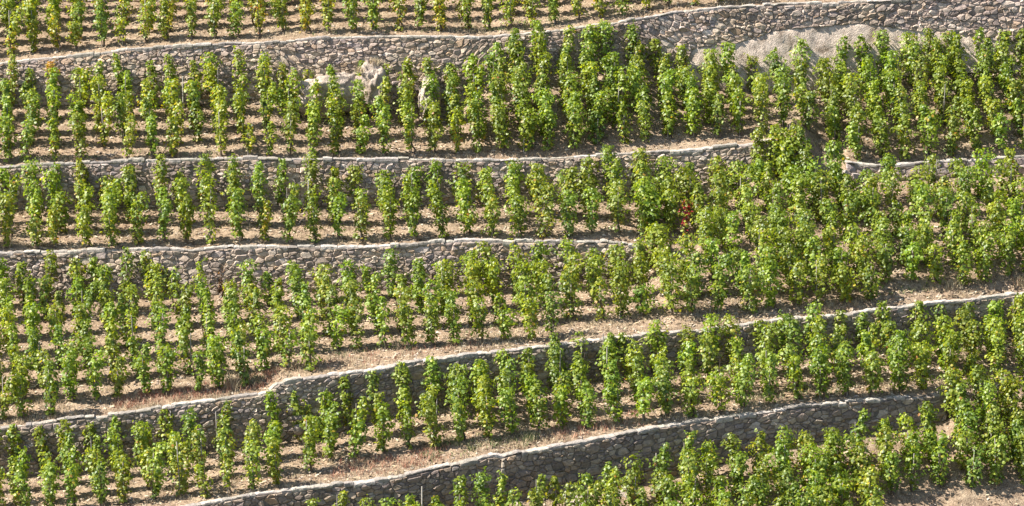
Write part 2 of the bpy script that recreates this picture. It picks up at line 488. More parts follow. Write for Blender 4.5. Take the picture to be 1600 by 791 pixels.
def build_wall(k, u0, u1, label, w, h, tone=(1, 1, 1), mortar=(0.27, 0.222, 0.178), lofun=None, seed=1, singles=300, cope=(0.41, 0.37, 0.325), proud=(0.015, 0.07), u_see=None):
    rs = random.Random(seed)
    wm = WallMap(k)
    m = (PX >= u0 - 0.1) & (PX <= u1 + 0.1)
    us = PX[m]
    B = wm.B[m]; C = wm.C[m]; N = wm.N[m]
    n = len(us)
    org = B[n // 2].copy()
    # core: the bedding mortar and hearting behind the face stones
    g = Geo()
    lev = 6
    rows = []
    for i in range(lev + 1):
        f = i / lev
        P = B + (C - B) * f; P[:, 2] -= 0.10 * (1 - f) + 0.05 * f
        d = 0.012 * vnoise(us * 0.21, np.full(n, i * 1.7), seed) + 0.004
        rows.append(P + N * d[:, None])
    back = C - N * 0.40; back[:, 2] -= 0.05; rows.append(back)
    bb = B - N * 0.40; bb[:, 2] -= 0.10; rows.append(bb)
    R = np.array(rows); nr = len(R)
    idx = np.arange(nr * n).reshape(nr, n)
    F = np.stack([idx[:-1, :-1], idx[:-1, 1:], idx[1:, 1:], idx[1:, :-1]], -1).reshape(-1, 4)
    g.add(R.reshape(-1, 3), F, mortar)
    for e, rev in ((0, False), (n - 1, True)):
        ring = [idx[i, e] for i in range(nr)]
        tri = np.array([(ring[0], ring[i], ring[i + 1]) for i in range(1, nr - 1)])
        g.F.append(tri[:, ::-1] if rev else tri); g.C.append(np.tile(np.array(mortar, np.float32), (len(tri), 1))); g.M.append(np.zeros(len(tri), np.int32))
    root = g.build('stone_wall', [M_MORTAR], origin=org)
    tag(root, label, 'stone wall', 'dry stone terrace walls')
    # coping: uneven pale slabs and mortar laps along the top, laid end to end
    prof = [(0.03, -0.085), (0.05, -0.05), (0.045, -0.012), (0.01, 0.012), (-0.11, 0.02), (-0.24, 0.012), (-COPE_W - 0.02, -0.02), (-COPE_W - 0.02, -0.09)]
    u = u0
    while u < u1 - 3:
        ln = min(rs.choice([rs.uniform(9, 17), rs.uniform(14, 30), rs.uniform(24, 44)]), u1 - u)
        if u1 - u - ln < 7: ln = u1 - u
        q = np.linspace(u + 0.25, u + ln - 0.25, max(3, int(ln / 5) + 1)); nq = len(q)
        Cq = wm.at(wm.C, q); Nq = wm.at(wm.N, q)
        dz, dd, th = rs.gauss(0, 0.026), rs.gauss(0, 0.03), rs.uniform(0.6, 2.3)
        endf = np.minimum(np.arange(nq), np.arange(nq)[::-1]).clip(0, 1)
        rows = []
        for i, (d, z) in enumerate(prof):
            jd = 0.03 * vnoise(q * 0.19, np.full(nq, i * 0.7), seed + 7)
            jz = 0.05 * vnoise(q * 0.23, np.full(nq, i * 0.6), seed + 9)
            P = Cq + Nq * (d + dd * (d > -0.3) + jd)[:, None]
            P[:, 2] += (z * th if i < 2 else z) + (dz if i < 6 else 0) + jz - (0.014 * (1 - endf) if 1 < i < 6 else 0)
            rows.append(P)
        R = np.array(rows); nr = len(R); idx = np.arange(nr * nq).reshape(nr, nq)
        F = np.stack([idx[:-1, :-1], idx[:-1, 1:], idx[1:, 1:], idx[1:, :-1]], -1).reshape(-1, 4)
        cc = np.array(cope) * rs.uniform(0.62, 1.12) * np.array([1, rs.uniform(0.97, 1.01), rs.uniform(0.93, 1.02)])
        g = Geo(); g.add(R.reshape(-1, 3), F, cc)
        for e, rev in ((0, False), (nq - 1, True)):
            ring = [idx[i, e] for i in range(nr)]
            tri = np.array([(ring[0], ring[i], ring[i + 1]) for i in range(1, nr - 1)])
            g.F.append(tri[:, ::-1] if rev else tri); g.C.append(np.tile(cc.astype(np.float32), (len(tri), 1))); g.M.append(np.zeros(len(tri), np.int32))
        ctr = R.reshape(-1, 3).mean(0)
        g.build('coping_stone', [M_MORTAR], root, origin=ctr, loc=ctr - org)
        u += ln
    # face stones
    lof = lofun or (lambda u: 0.0)
    cells = rubble_cells(u0, u1, lambda u: max(wm.h(u) - 3.0, 0.0), lof, w, h, rs)
    geos = []
    for area, q in cells:
        uc = sum(p[0] for p in q) / len(q); vc = sum(p[1] for p in q) / len(q)
        V, F4, F3, c = stone_geo(wm, q, rs, np.array(tone), *proud)
        F4, F3 = orient(V, F4, F3)
        yy = float(np.interp(uc, PX, base[k])) - vc
        inside = 0 < uc < 1600 and 0 < yy < 791
        geos.append((area if inside else -1.0, V, F4, F3, c))
    geos.sort(key=lambda t: -t[0])
    rest = Geo()
    for i, (area, V, F4, F3, c) in enumerate(geos):
        if i < singles and area > 0:
            s = Geo(); s.add(V, F4, c); s.add(V[:0], np.zeros((0, 3), int)); s.n = 0; s.F.append(F3); s.C.append(np.tile(c.astype(np.float32), (len(F3), 1))); s.M.append(np.zeros(len(F3), np.int32))
            ctr = V.mean(0)
            s.build('stone', [M_STONE], root, origin=ctr, loc=ctr - org)
        else:
            n0 = rest.n
            rest.add(V, F4, c); rest.F.append(F3 + n0); rest.C.append(np.tile(c.astype(np.float32), (len(F3), 1))); rest.M.append(np.zeros(len(F3), np.int32))
    if rest.F:
        o = rest.build('small_stones', [M_STONE], root, origin=org, loc=(0, 0, 0)); o['kind'] = 'stuff'
    return root, wm, org

def bluff_top(u):
    x = [1040, 1085, 1140, 1180, 1210, 1250, 1300, 1340, 1400, 1440, 1500, 1560, 1600, 1800]
    y = [140, 72, 66, 56, 44, 40, 36, 33, 40, 46, 52, 60, 66, 80]
    return float(np.interp(u, x, y))
def lof1(u):
    return max(0.0, float(np.interp(u, PX, base[1])) - bluff_top(u) - 4.0) if u > 1060 else 0.0

build_wall(0, -100, 900, 'stone wall foot just showing at the top edge behind the highest vines', 11, 7, seed=21, singles=0)
W1 = build_wall(1, -100, 1740, 'highest long stone wall, rising right, with the pale rock bluff below it', 8.8, 5.6, tone=(1.22, 1.13, 1.03), mortar=(0.32, 0.268, 0.22), lofun=lof1, seed=22)
W2 = build_wall(2, -100, 1252, 'second wall down, low and mostly hidden, ending at a bare earth bank', 9, 5.8, tone=(1.12, 1.05, 0.98), seed=23)
W2R = build_wall(2, 1322, 1740, 'short low stone wall at the right edge among dense vines', 12, 7.5, tone=(1.12, 1.07, 1.02), seed=24)
W3 = build_wall(3, -100, 1004, 'middle stone wall with a level pale coping that ends amid the vines', 9.4, 6.3, tone=(1.12, 1.05, 0.98), seed=25)
W4 = build_wall(4, -100, 1740, 'long diagonal stone wall with a stepped kink in its white coping', 9.4, 6, tone=(0.98, 0.93, 0.87), seed=26)
W5 = build_wall(5, 100, 1478, 'lowest stone wall climbing from the bottom edge to a squared right end', 11, 7, tone=(0.86, 0.80, 0.74), mortar=(0.17, 0.14, 0.115), seed=27)

def quoin():
    root, wm, org = W5
    rs = random.Random(5); v = 2.0; h = wm.h(785) - 4
    while v < h:
        dv = min(rs.uniform(7, 13), h - v + 0.5); w2 = rs.uniform(2.2, 3.6); a = 785 + rs.uniform(-0.6, 0.6)
        poly = [(a - w2, v + 0.3), (a + w2, v + 0.2), (a + w2 * 0.95, v + dv - 0.3), (a - w2 * 0.95, v + dv - 0.4)]
        V, F4, F3, c = stone_geo(wm, poly, rs, np.array((1, 1, 1)), 0.10, 0.12)
        F4, F3 = orient(V, F4, F3)
        g = Geo(); g.add(V, F4, (0.36, 0.30, 0.23)); g.F.append(F3); g.C.append(np.tile(np.array((0.36, 0.30, 0.23), np.float32), (len(F3), 1))); g.M.append(np.zeros(len(F3), np.int32))
        ctr = V.mean(0); g.build('quoin_stone', [M_STONE], root, origin=ctr, loc=ctr - org)
        v += dv
quoin()

# ------------------------------------------------------------------ rock
def add_bluff():
    wm = W1[1]
    us = np.arange(1060, 1741, 5.0); nv = 16
    rows = []
    for i in range(nv + 1):
        f = i / nv
        row = []
        for u in us:
            vt = float(np.interp(u, PX, base[1])) - bluff_top(u)
            v = -4 + (vt + 4) * f
            p = wm.pos(u, v)
            nz = mnoise.fractal(Vector((p[0] * 0.9, p[1], p[2] * 1.3)), 1.0, 2.0, 4)
            fn = mnoise.fractal(Vector((p[0] * 4, p[1], p[2] * 4)), 1.0, 2.0, 4)
            e = min(1.0, max(0.0, (u - 1062) / 30.0))
            d = (0.06 + 0.20 * (1 - f) ** 0.8 + 0.04 * nz + 0.035 * fn - 0.03 * abs(mnoise.noise(Vector((p[0] * 1.7, 3.0, p[2] * 2.6))))) * e - 0.05
            d = d if f < 0.99 else -0.06
            row.append(wm.pos(u, v, d))
        rows.append(row)
    R = np.array(rows); nr, n = R.shape[:2]; idx = np.arange(nr * n).reshape(nr, n)
    F = np.stack([idx[:-1, :-1], idx[:-1, 1:], idx[1:, 1:], idx[1:, :-1]], -1).reshape(-1, 4)
    g = Geo(); g.add(R.reshape(-1, 3), F, (0.50, 0.415, 0.345))
    o = g.build('rock_bluff', [M_ROCK], origin=R[0, n // 2], smooth=True)
    tag(o, 'pale pinkish rock bluff under the right half of the highest wall', 'rock')
add_bluff()

def boulder(name, px, py, Y, sx_, sy_, sz_, label, col, seed, rough=0.16, cat='rock', sub=5, squash=0.0):
    """rounded rock: subdivided ball pushed about by noise, seated in the ground"""
    import bmesh
    bm = bmesh.new(); bmesh.ops.create_icosphere(bm, subdivisions=sub, radius=1.0)
    X, Z = unproject(px, py, Y)
    for v in bm.verts:
        p = v.co.copy()
        d = 1 + rough * mnoise.fractal(p * 1.3 + Vector((seed * 3.1, 0, 0)), 1.0, 2.0, 3) + 0.5 * rough * mnoise.fractal(p * 4.3 + Vector((0, seed, 0)), 0.9, 2.0, 5) - 0.25 * rough * abs(mnoise.noise(p * 2.7 + Vector((seed, 4, 0))))
        if squash: # flattened facets
            for ax in ((0.3, -0.6, 0.75), (-0.8, -0.4, 0.3), (0.75, -0.5, 0.2), (0, 0, 1), (0.1, -1, 0)):
                a = Vector(ax).normalized(); s = p.dot(a)
                if s > 1 - squash: p -= a * (s - (1 - squash)) * 0.85
        v.co = Vector((p.x * sx_ * d, p.y * sy_ * d, p.z * sz_ * d))
    V = np.array([v.co[:] for v in bm.verts]); F = np.array([[v.index for v in f.verts] for f in bm.faces]); bm.free()
    g = Geo(); g.add(V, F, col)
    o = g.build(name, [M_ROCK], loc=(float(X), float(Y), float(Z)), smooth=(squash == 0))
    o.rotation_euler = (0, 0, seed * 0.3)
    return tag(o, label, cat)

def wall_y(k, px): return float(np.interp(px, PX, YB[k]))
boulder('boulder', 528, 150, wall_y(1, 528) - 0.35, 1.75, 0.5, 0.86, 'large pale rounded boulder bulging from the foot of the highest wall', (0.40, 0.335, 0.28), 1, 0.26)
boulder('boulder', 584, 138, wall_y(1, 584) - 0.25, 0.62, 0.6, 0.95, 'rough grey boulder with a dry grass tuft on top', (0.36, 0.30, 0.25), 2, 0.34)
boulder('boulder', 672, 156, wall_y(1, 672) - 0.15, 1.35, 0.45, 0.98, 'flat faced pale boulder against the highest wall, right of the tufted one', (0.36, 0.30, 0.255), 5, 0.18)
boulder('boulder', 905, 790, wall_y(5, 905) - 0.3, 0.62, 0.45, 0.40, 'slanting grey rock slab at the foot of the lowest wall', (0.28, 0.24, 0.21), 7, 0.34, sub=4)
boulder('boulder', 975, 784, wall_y(5, 975) - 0.15, 0.70, 0.42, 0.58, 'wide grey rock ledge at the wall foot behind the bottom vines', (0.28, 0.24, 0.21), 8, 0.34, sub=4)
boulder('stone_block', 812, 792, wall_y(5, 812) - 0.5, 0.2, 0.18, 0.28, 'pale squared stone block standing at the bottom edge before the lowest wall', (0.38, 0.32, 0.265), 9, 0.05, squash=0.42, cat='stone', sub=3)
boulder('loose_stone', 455, 642, wall_y(4, 455) - 0.28, 0.14, 0.12, 0.13, 'small round stone balanced atop two blocks by the diagonal wall', (0.27, 0.24, 0.21), 10, 0.1, cat='stone', sub=3)
boulder('loose_stone', 466, 653, wall_y(4, 466) - 0.30, 0.30, 0.18, 0.13, 'flat slab lying under the small round stone by the diagonal wall', (0.28, 0.245, 0.21), 11, 0.1, cat='stone', squash=0.3, sub=3)
boulder('loose_stone', 467, 670, wall_y(4, 467) - 0.30, 0.24, 0.18, 0.24, 'square block at the bottom of the small stone stack by the diagonal wall', (0.27, 0.235, 0.2), 12, 0.1, cat='stone', squash=0.35, sub=3)
for (bx, by, s, lab) in ((1280, 278, 0.26, 'jagged pale rock at the left end of the short low wall'), (1316, 272, 0.24, 'upright pale rock just left of the short low wall')):
    boulder('rock', bx, by, wall_y(2, bx) - 0.12, s * 1.3, s, s, lab, (0.42, 0.365, 0.32), int(bx) % 17, 0.3, squash=0.3, sub=3)

# ------------------------------------------------------------------ vines: where they stand
def L(pts):
    x, y = line(pts); return lambda u: np.interp(u, x, y)
capf = {k: (lambda u, k=k: np.interp(u, PX, cap[k])) for k in cap}
basef = {k: (lambda u, k=k: np.interp(u, PX, base[k])) for k in base}
refB = L([(0, 254), (130, 250), (400, 244), (860, 238), (950, 224), (1130, 214), (1200, 208), (1290, 232), (1340, 249), (1420, 247), (1600, 235)])
refC = L([(0, 388), (60, 389), (135, 387), (215, 383), (370, 379), (500, 378), (640, 375), (840, 369), (1010, 366)])
refE = L([(0, 812), (168, 790), (340, 774), (466, 757), (486, 729), (657, 698), (783, 682), (863, 672), (940, 665), (1020, 657), (1097, 649), (1175, 636), (1253, 624), (1372, 618), (1450, 608), (1600, 590)])
refF = L([(1400, 640), (1450, 634), (1600, 618)])
refE_margin = L([(0, 4), (1600, 3)])

spots = []      # (terrace, column, px, py, order from the front)
def plant(ter, pitch, x_off, row_y, rows, keep, drift, jit=2.4, miss=0.008):
    cols = range(-4, int(1760 / pitch) + 6)
    for j in cols:
        order = 0
        for r in range(rows[0], rows[1]):
            x = x_off + j * pitch
            for _ in range(3):                      # follow the slanting column line
                y = row_y(x, r); x = x_off + j * pitch + drift(x) * (y - row_y(x_off + j * pitch, 0))
            x += rng.normal(0, jit); y = row_y(x, r) + rng.normal(0, 1.6)
            if not (-45 < x < 1640) or y > 885 or y < -14 or not keep(x, y): continue
            if rng.random() < miss: continue
            spots.append((ter, j, float(x), float(y), order)); order += 1

def fit(ref, top, pitch):
    def f(x, r):
        a, b = float(ref(x)), float(top(x)) + 3.0
        return a - r * (a - b) / max(1, round((a - b) / pitch))
    return f
lerp = lambda x, a, b, x0=0.0, x1=1600.0: a + (b - a) * np.clip((x - x0) / (x1 - x0), 0, 1)
cap1s = smooth(cap[1], 40)
plant('A', 35.6, 15, lambda x, r: np.interp(x, PX, cap1s) - 9 - 16.2 * r, (0, 9), lambda x, y: y < capf[1](x) - 2 and y > basef[0](x) + 3, lambda x: 0.02 * 1)
plant('B', 36.9, 12, fit(refB, basef[1], 20.5), (0, 10), lambda x, y: y < capf[2](x) - 1 and y > basef[1](x) - 2 and not (1244 < x < 1270 and y > 214), lambda x: lerp(x, -0.02, 0.3))
plant('C', 39.7, 14, fit(refC, basef[2], 22.0), (0, 5), lambda x, y: x < 1008 and y > basef[2](x) - 2, lambda x: lerp(x, 0.10, 0.25))
plant('D', 38.6, 4, lambda x, r: 682 - 0.06 * x - 25.4 * r, (0, 16), lambda x, y: y < capf[4](x) - (4 if x < 145 else 10) and ((y > basef[3](x) - 2) if x < 1008 else (y > basef[2](x) + 2) if x < 1240 else (y > capf[2](x) + 58)), lambda x: lerp(x, 0.2, 0.32), 3.6)
plant('E', 40.2, 36, fit(refE, basef[4], 22.5), (0, 8), lambda x, y: y < capf[5](x) - refE_margin(x) and y > basef[4](x) - 2, lambda x: lerp(x, 0.16, 0.24), 3.2)
offF = L([(0, 30), (600, 20), (700, 27), (800, 42), (900, 40), (1000, 27), (1060, 22), (1140, 30), (1250, 44), (1480, 46)])
def rowF(x, r):
    b = float(np.interp(x, PX, smooth5)) + float(offF(x)) if x < 1486 else float(refF(x)) + 27
    return b + 27.4 * r
smooth5 = smooth(base[5], 40)
plant('F', 38.8, 20, rowF, (0, 8), lambda x, y: y > (basef[5](x) + 10 if x < 1486 else refF(x) - 10) and y < (905 if x < 1385 else 779), lambda x: lerp(x, 0.14, 0.22), 3.2, 0.02)

for x_, y_ in ((1186, 276), (1209, 279), (1234, 274), (1226, 296)):      # the cluster round the broken wall end
    spots[:] = [q for q in spots if not (q[0] == 'D' and abs(q[2] - x_) < 11 and abs(q[3] - y_) < 9)]
    spots.append(('D', 90 + x_ // 22, float(x_), float(y_), 0))

# ------------------------------------------------------------------ vines: how they grow
GREEN = np.array([0.135, 0.202, 0.020]); LIME = np.array([0.29, 0.338, 0.034]); DARK = np.array([0.066, 0.118, 0.014])
YELLOW = np.array([0.36, 0.30, 0.03]); RUST = np.array([0.30, 0.13, 0.03]); RED = np.array([0.36, 0.034, 0.04])

LEAF_V = np.array([(0, 0, 0), (-0.44, 0.10, -0.10), (-0.42, 0.62, -0.14), (0, 1.0, -0.16), (0.42, 0.62, -0.14), (0.44, 0.10, -0.10)])
LEAF_F = np.array([(0, 3, 2, 1), (0, 5, 4, 3)])

def leaves(P, N, T, S):
    """vine leaves: two folded halves each"""
    N = N / np.linalg.norm(N, axis=1)[:, None]
    T = T - (T * N).sum(1)[:, None] * N; T /= np.linalg.norm(T, axis=1)[:, None] + 1e-9
    W = np.cross(T, N)
    lv = LEAF_V[None] * S[:, None, None]
    V = P[:, None] + lv[..., 0:1] * W[:, None] + lv[..., 1:2] * T[:, None] + lv[..., 2:3] * N[:, None]
    F = (np.arange(len(P)) * 6)[:, None, None] + LEAF_F[None]
    return V.reshape(-1, 3), F.reshape(-1, 4)

def vine_parts(H, R, yellow, dens, r, style='green'):
    """(foliage V, F, C), trunk (V, F), stake (V, F) in the vine's own space"""
    # a few canes tied to the stake carry clumps of leaves
    nc = r.integers(4, 7)
    P, O = [], []
    n_leaf = int(dens * 250 * H * (R / 0.28) ** 0.9)
    ph = r.uniform(0, 6.28, 4); amp = r.uniform(0.10, 0.30, 4)
    lean = r.normal(0, 0.075, 2)
    lo = r.uniform(0.04, 0.24)
    h = r.beta(1.18, 0.98, n_leaf) * (H - lo) + lo
    # tapering, lumpy column
    f = h / H
    # mop headed: narrow at the foot, widest in the upper half, rounded at the top
    bw, pk = r.uniform(0.5, 0.8), r.uniform(0.45, 0.7)
    q = np.clip(f / pk, 0, 1); prof = bw + (1.12 - bw) * q * q * (3 - 2 * q)
    ts = r.uniform(0.74, 0.86)
    prof = prof * np.where(f > ts, np.sqrt(np.clip(1 - ((f - ts) / (1.03 - ts)) ** 2, 0.06, 1)), 1)
    if r.random() < 0.3: prof = np.where(f > ts - 0.04, prof * 0.62, prof)
    lum = 1 + amp[0] * np.sin(h * 6.1 + ph[0]) + amp[1] * np.sin(h * 10.7 + ph[1])
    th = r.uniform(0, 2 * np.pi, n_leaf)
    side = 1 + amp[2] * np.sin(th * 2 + h * 3.3 + ph[2]) + amp[3] * np.sin(th * 3 - h * 5.2 + ph[3])
    rad = R * prof * lum * side * np.sqrt(r.uniform(0.12, 1.0, n_leaf))
    out = np.stack([np.cos(th), np.sin(th), np.zeros(n_leaf)], 1)
    C0 = np.stack([lean[0] * h + 0.05 * np.sin(h * 2.6 + ph[1]), lean[1] * h, h], 1)
    Pp = C0 + out * rad[:, None] + r.normal(0, 0.02, (n_leaf, 3))
    # thin out holes
    hole = np.sin(h * 7.3 + ph[0] * 2) * np.sin(th * 2 + ph[3]) + r.normal(0, 0.35, n_leaf)
    keep = hole < 0.86
    Pp, out, h, f, th = Pp[keep], out[keep], h[keep], f[keep], th[keep]
    # stray shoots at the top and sides
    for _ in range(r.integers(1, 4)):
        a = r.uniform(0, 6.28); h0 = r.uniform(0.55, 1.0) * H; ln = r.uniform(0.15, 0.42); k = int(ln * 26)
        s = np.linspace(0, 1, k)
        d = np.array([math.cos(a) * 0.7, math.sin(a) * 0.5, 0.75 if h0 > 0.8 * H else 0.15])
        b = np.array([lean[0] * h0, lean[1] * h0, h0]) + np.array([math.cos(a), math.sin(a), 0]) * R * 0.5 * (h0 < 0.8 * H)
        q = b + s[:, None] * d * ln + r.normal(0, 0.03, (k, 3)); q[:, 2] -= 0.25 * ln * s ** 2
        Pp = np.concatenate([Pp, q]); oo = np.tile(np.array([math.cos(a), math.sin(a), 0.0]), (k, 1)); out = np.concatenate([out, oo])
        h = np.concatenate([h, q[:, 2]]); f = np.concatenate([f, q[:, 2] / H]); th = np.concatenate([th, np.full(k, a)])
    n = len(Pp)
    al = np.radians(r.normal(46, 24, n))
    N = out * np.cos(al)[:, None] + np.array([0, 0, 1.0]) * np.sin(al)[:, None] + r.normal(0, 0.28, (n, 3))
    T = out * 0.35 + np.array([0, 0, -1.0]) + r.normal(0, 0.45, (n, 3))
    S = r.uniform(0.075, 0.130, n) * np.where(f > 0.9, 0.8, 1.0)
    V, F = leaves(Pp, N, T, S)
    u = r.random(n); v = r.random(n)[:, None]
    C = np.where((u < 0.50)[:, None], GREEN + (LIME - GREEN) * v * 0.55, np.where((u < 0.78)[:, None], GREEN + (LIME - GREEN) * (0.4 + 0.6 * v), DARK + (GREEN - DARK) * v))
    if style == 'green':
        py_ = yellow * (0.35 + 1.3 * (1 - f)) ; w = r.random(n)
        C = np.where((w < py_)[:, None], LIME + (YELLOW - LIME) * v, C)
        C = np.where((w < py_ * 0.16)[:, None], YELLOW + (RUST - YELLOW) * v, C)
        C = C * (1 + 0.9 * yellow * np.array([0.9, 0.35, -0.1]))
    elif style == 'red':
        C = np.where((u < 0.5)[:, None], RED * (0.4 + 0.8 * v), np.where((u < 0.56)[:, None], RUST * (0.4 + 0.6 * v), LIME * (0.5 + 0.6 * v)))
    elif style == 'orange top':
        k = np.clip((f - 0.55) / 0.35, 0, 1)[:, None] * (r.random(n)[:, None] < 0.85)
        C = C * (1 - k) + k * (YELLOW * v + np.array([0.42, 0.19, 0.03]) * (1 - v))
    elif style == 'withered':
        C = np.array([0.10, 0.05, 0.03]) * (0.5 + v) + np.array([0.06, 0.02, 0.01]) * (u < 0.4)[:, None]
    C = C * r.uniform(0.85, 1.15, (n, 1)) * r.uniform(0.82, 1.2) * np.array([r.uniform(0.88, 1.1), 1.0, r.uniform(0.7, 1.6)])
    C = np.repeat(C, 2, 0)
    # trunk: short crooked stem, then canes up the stake
    tr = []
    k = 5; t = np.linspace(0, 1, k); bend = r.normal(0, 0.07, 2)
    hb = r.uniform(0.28, 0.45)
    pts = np.stack([0.07 + bend[0] * np.sin(t * 3.1) + 0.02 * r.normal(size=k) - 0.05 * t, 0.03 + bend[1] * np.sin(t * 3.1), -0.08 + (hb + 0.08) * t], 1)
    tr.append(tube(pts, 0.048 - 0.016 * t, 5))
    for _ in range(3):
        a = r.uniform(0, 6.28); e = np.array([math.cos(a) * 0.16, math.sin(a) * 0.16, hb + r.uniform(0.5, 1.0)])
        tr.append(tube(np.array([pts[-1], (pts[-1] + e) / 2 + r.normal(0, 0.03, 3), e]), [0.013, 0.010, 0.006], 4))
    sh = H * r.uniform(0.72, 0.92) + (0.14 if r.random() < 0.18 else 0)
    ln = r.normal(0, 0.02, 2)
    stk = tube(np.array([(0, 0.05, -0.1), (ln[0] * sh / 2, 0.05 + ln[1] * sh / 2, sh / 2), (ln[0] * sh, 0.05 + ln[1] * sh, sh)]), [0.021, 0.020, 0.017], 5)
    return (V, F, C), tr, stk

ORD = ['zeroth', 'first', 'second', 'third', 'fourth', 'fifth', 'sixth', 'seventh', 'eighth', 'ninth', 'tenth', 'eleventh', 'twelfth', 'thirteenth', 'fourteenth', 'fifteenth', 'sixteenth', 'seventeenth', 'eighteenth', 'nineteenth', 'twentieth']
def ordinal(n):
    if n <= 20: return ORD[n]
    tens = {2: 'twent', 3: 'thirt', 4: 'fort', 5: 'fift'}[n // 10]
    return tens + 'ieth' if n % 10 == 0 else tens + 'y-' + ORD[n % 10]
TERNAME = {'A': 'top terrace', 'B': 'second terrace', 'C': 'third terrace', 'D': 'fourth terrace', 'E': 'fifth terrace', 'F': 'bottom terrace'}

vines = []
for (ter, j, x, y, order) in spots:
    g_ter = ter
    if ter == 'D' and x > 1004 and y < float(capf[3](x)): g_ter = 'C'
    if ter == 'F' and x > 1486 and y < float(basef[5](x)): g_ter = 'E'
    if ter == 'E' and x > 1486 and y > float(basef[5](x)): g_ter = 'F'
    P = ground_at(x, y, g_ter)[0]
    r = np.random.default_rng(int(abs(x) * 131 + y * 977 + ord(ter)))
    dense = {'A': 0.25, 'B': float(lerp(x, 0.15, 0.62, 350, 1000)), 'C': float(lerp(x, 0.3, 0.7, 300, 900)), 'D': float(lerp(x, 0.25, 0.9, 300, 1000)), 'E': float(lerp(x, 0.08, 0.7, 350, 1150)), 'F': float(lerp(x, 0.35, 0.85, 900, 1300))}[ter]
    yellow = {'A': 0.16, 'B': float(lerp(x, 0.12, 0.045, 200, 900)), 'C': float(lerp(x, 0.13, 0.05, 0, 700)), 'D': 0.045, 'E': 0.055, 'F': 0.06}[ter] * r.uniform(0.4, 1.7)
    H = (2.05 if j > 89 else 1.84 if ter == 'C' or (ter == 'B' and x < 850) else 1.72) * r.uniform(0.84, 1.17) * (0.75 if r.random() < 0.07 else 1)
    R = (0.186 + 0.142 * dense) * r.uniform(0.80, 1.26)
    vines.append(dict(ter=ter, col=j, x=x, y=y, P=P, r=r, H=H, R=R, yellow=yellow, dens=r.uniform(0.85, 1.12) * (0.62 if r.random() < 0.08 else 1), order=order, style='green'))

# odd ones the photograph shows
def nearest(x, y, ter):
    c = [v for v in vines if v['ter'] == ter]
    return min(c, key=lambda v: (v['x'] - x) ** 2 + (v['y'] - y) ** 2)
v = nearest(1070, 376, 'D'); v.update(style='red', dens=0.7, R=0.18, H=1.6, x=1070.0, y=376.0); v['P'] = ground_at(1070, 376, 'C' if 376 < float(capf[3](1070)) else 'D')[0]
vines[:] = [q for q in vines if q is v or not (abs(q['x'] - 1072) < 17 and 372 < q['y'] < 436)]
v = nearest(83, 172, 'B'); v.update(style='orange top')

v = nearest(366, 466, 'D'); v.update(style='withered', R=0.13, H=1.35, dens=0.8)

# which 300 show largest: paint them back to front and count what stays visible
idbuf = np.full((396, 800), -1, np.int32)
for i in sorted(range(len(vines)), key=lambda i: -vines[i]['P'][1]):
    v = vines[i]; sc = F_PX / (v['P'][1] + 100)
    w = v['R'] * sc * 0.95; hh = v['H'] * sc
    x0, x1, y0, y1 = int((v['x'] - w) / 2), int((v['x'] + w) / 2) + 1, int((v['y'] - hh) / 2), int(v['y'] / 2)
    if x1 > 0 and y1 > 0: idbuf[max(y0, 0):y1, max(x0, 0):x1] = i
cnt = np.bincount(idbuf[idbuf >= 0], minlength=len(vines))
single = set(np.argsort(-cnt)[:299].tolist())
single |= {i for i, v in enumerate(vines) if v['style'] != 'green' and cnt[i] > 0}
single = set(sorted(single, key=lambda i: -(cnt[i] + 1e6 * (vines[i]['style'] != 'green')))[:300])

# columns counted from the left on each terrace, among vines whose foot stands inside the picture's width
colrank = {}
for ter in TERNAME:
    fr = {}
    for i, v in enumerate(vines):
        if v['ter'] == ter and cnt[i] > 0:
            fr.setdefault(v['col'], []).append((v['order'], v['x'], i))
    cols = sorted(fr, key=lambda c: min(fr[c])[1])
    for n, c in enumerate(cols):
        for k, (_, _, i) in enumerate(sorted(fr[c])): colrank[i] = (n + 1, len(cols) - n, k)

GROUP = 'grapevines trained on stakes across the terraces'
BARKC, STAKEC = (0.10, 0.075, 0.055), (0.26, 0.23, 0.20)
far = Geo()
for i, v in enumerate(vines):
    (V, F, C), trunk, stk = vine_parts(v['H'], v['R'], v['yellow'], v['dens'], v['r'], v['style'])
    if i in single:
        t = empty('grapevine', v['P'])
        nl, nr_, k = colrank[i]
        look = {'red': 'sparse red leaved', 'orange top': 'orange topped', 'withered': 'withered brown'}.get(v['style'])
        if not look: look = ('bushy' if v['R'] > 0.33 else 'slim' if v['R'] < 0.205 else 'leafy') + (' yellowing' if v['yellow'] > 0.2 else ' green')
        side, num = ('left', nl) if nl <= nr_ else ('right', nr_)
        place = 'frontmost' if k == 0 else f'{ordinal(k + 1)} from front'
        tag(t, f'{look} staked vine, {place} in {ordinal(num)} column from the {side}, {TERNAME[v["ter"]]}', 'grapevine', GROUP)
        g = Geo(); g.add(V, F, C); g.build('foliage', [M_LEAF], t)
        g = Geo()
        for a, b in trunk: g.add(a, b, BARKC)
        g.build('trunk', [M_BARK], t, smooth=True)
        g = Geo(); g.add(stk[0], stk[1], STAKEC); g.build('stake', [M_WOOD], t, smooth=True)
    else:
        far.add(V + v['P'], F, C, 0)
        for a, b in trunk: far.add(a + v['P'], b, BARKC, 1)
        far.add(stk[0] + v['P'], stk[1], STAKEC, 2)
o = far.build('vineyard_rows', [M_LEAF, M_BARK, M_WOOD])
tag(o, 'mass of staked grapevines filling the rows behind the frontmost vines', 'grapevines', kind='stuff')

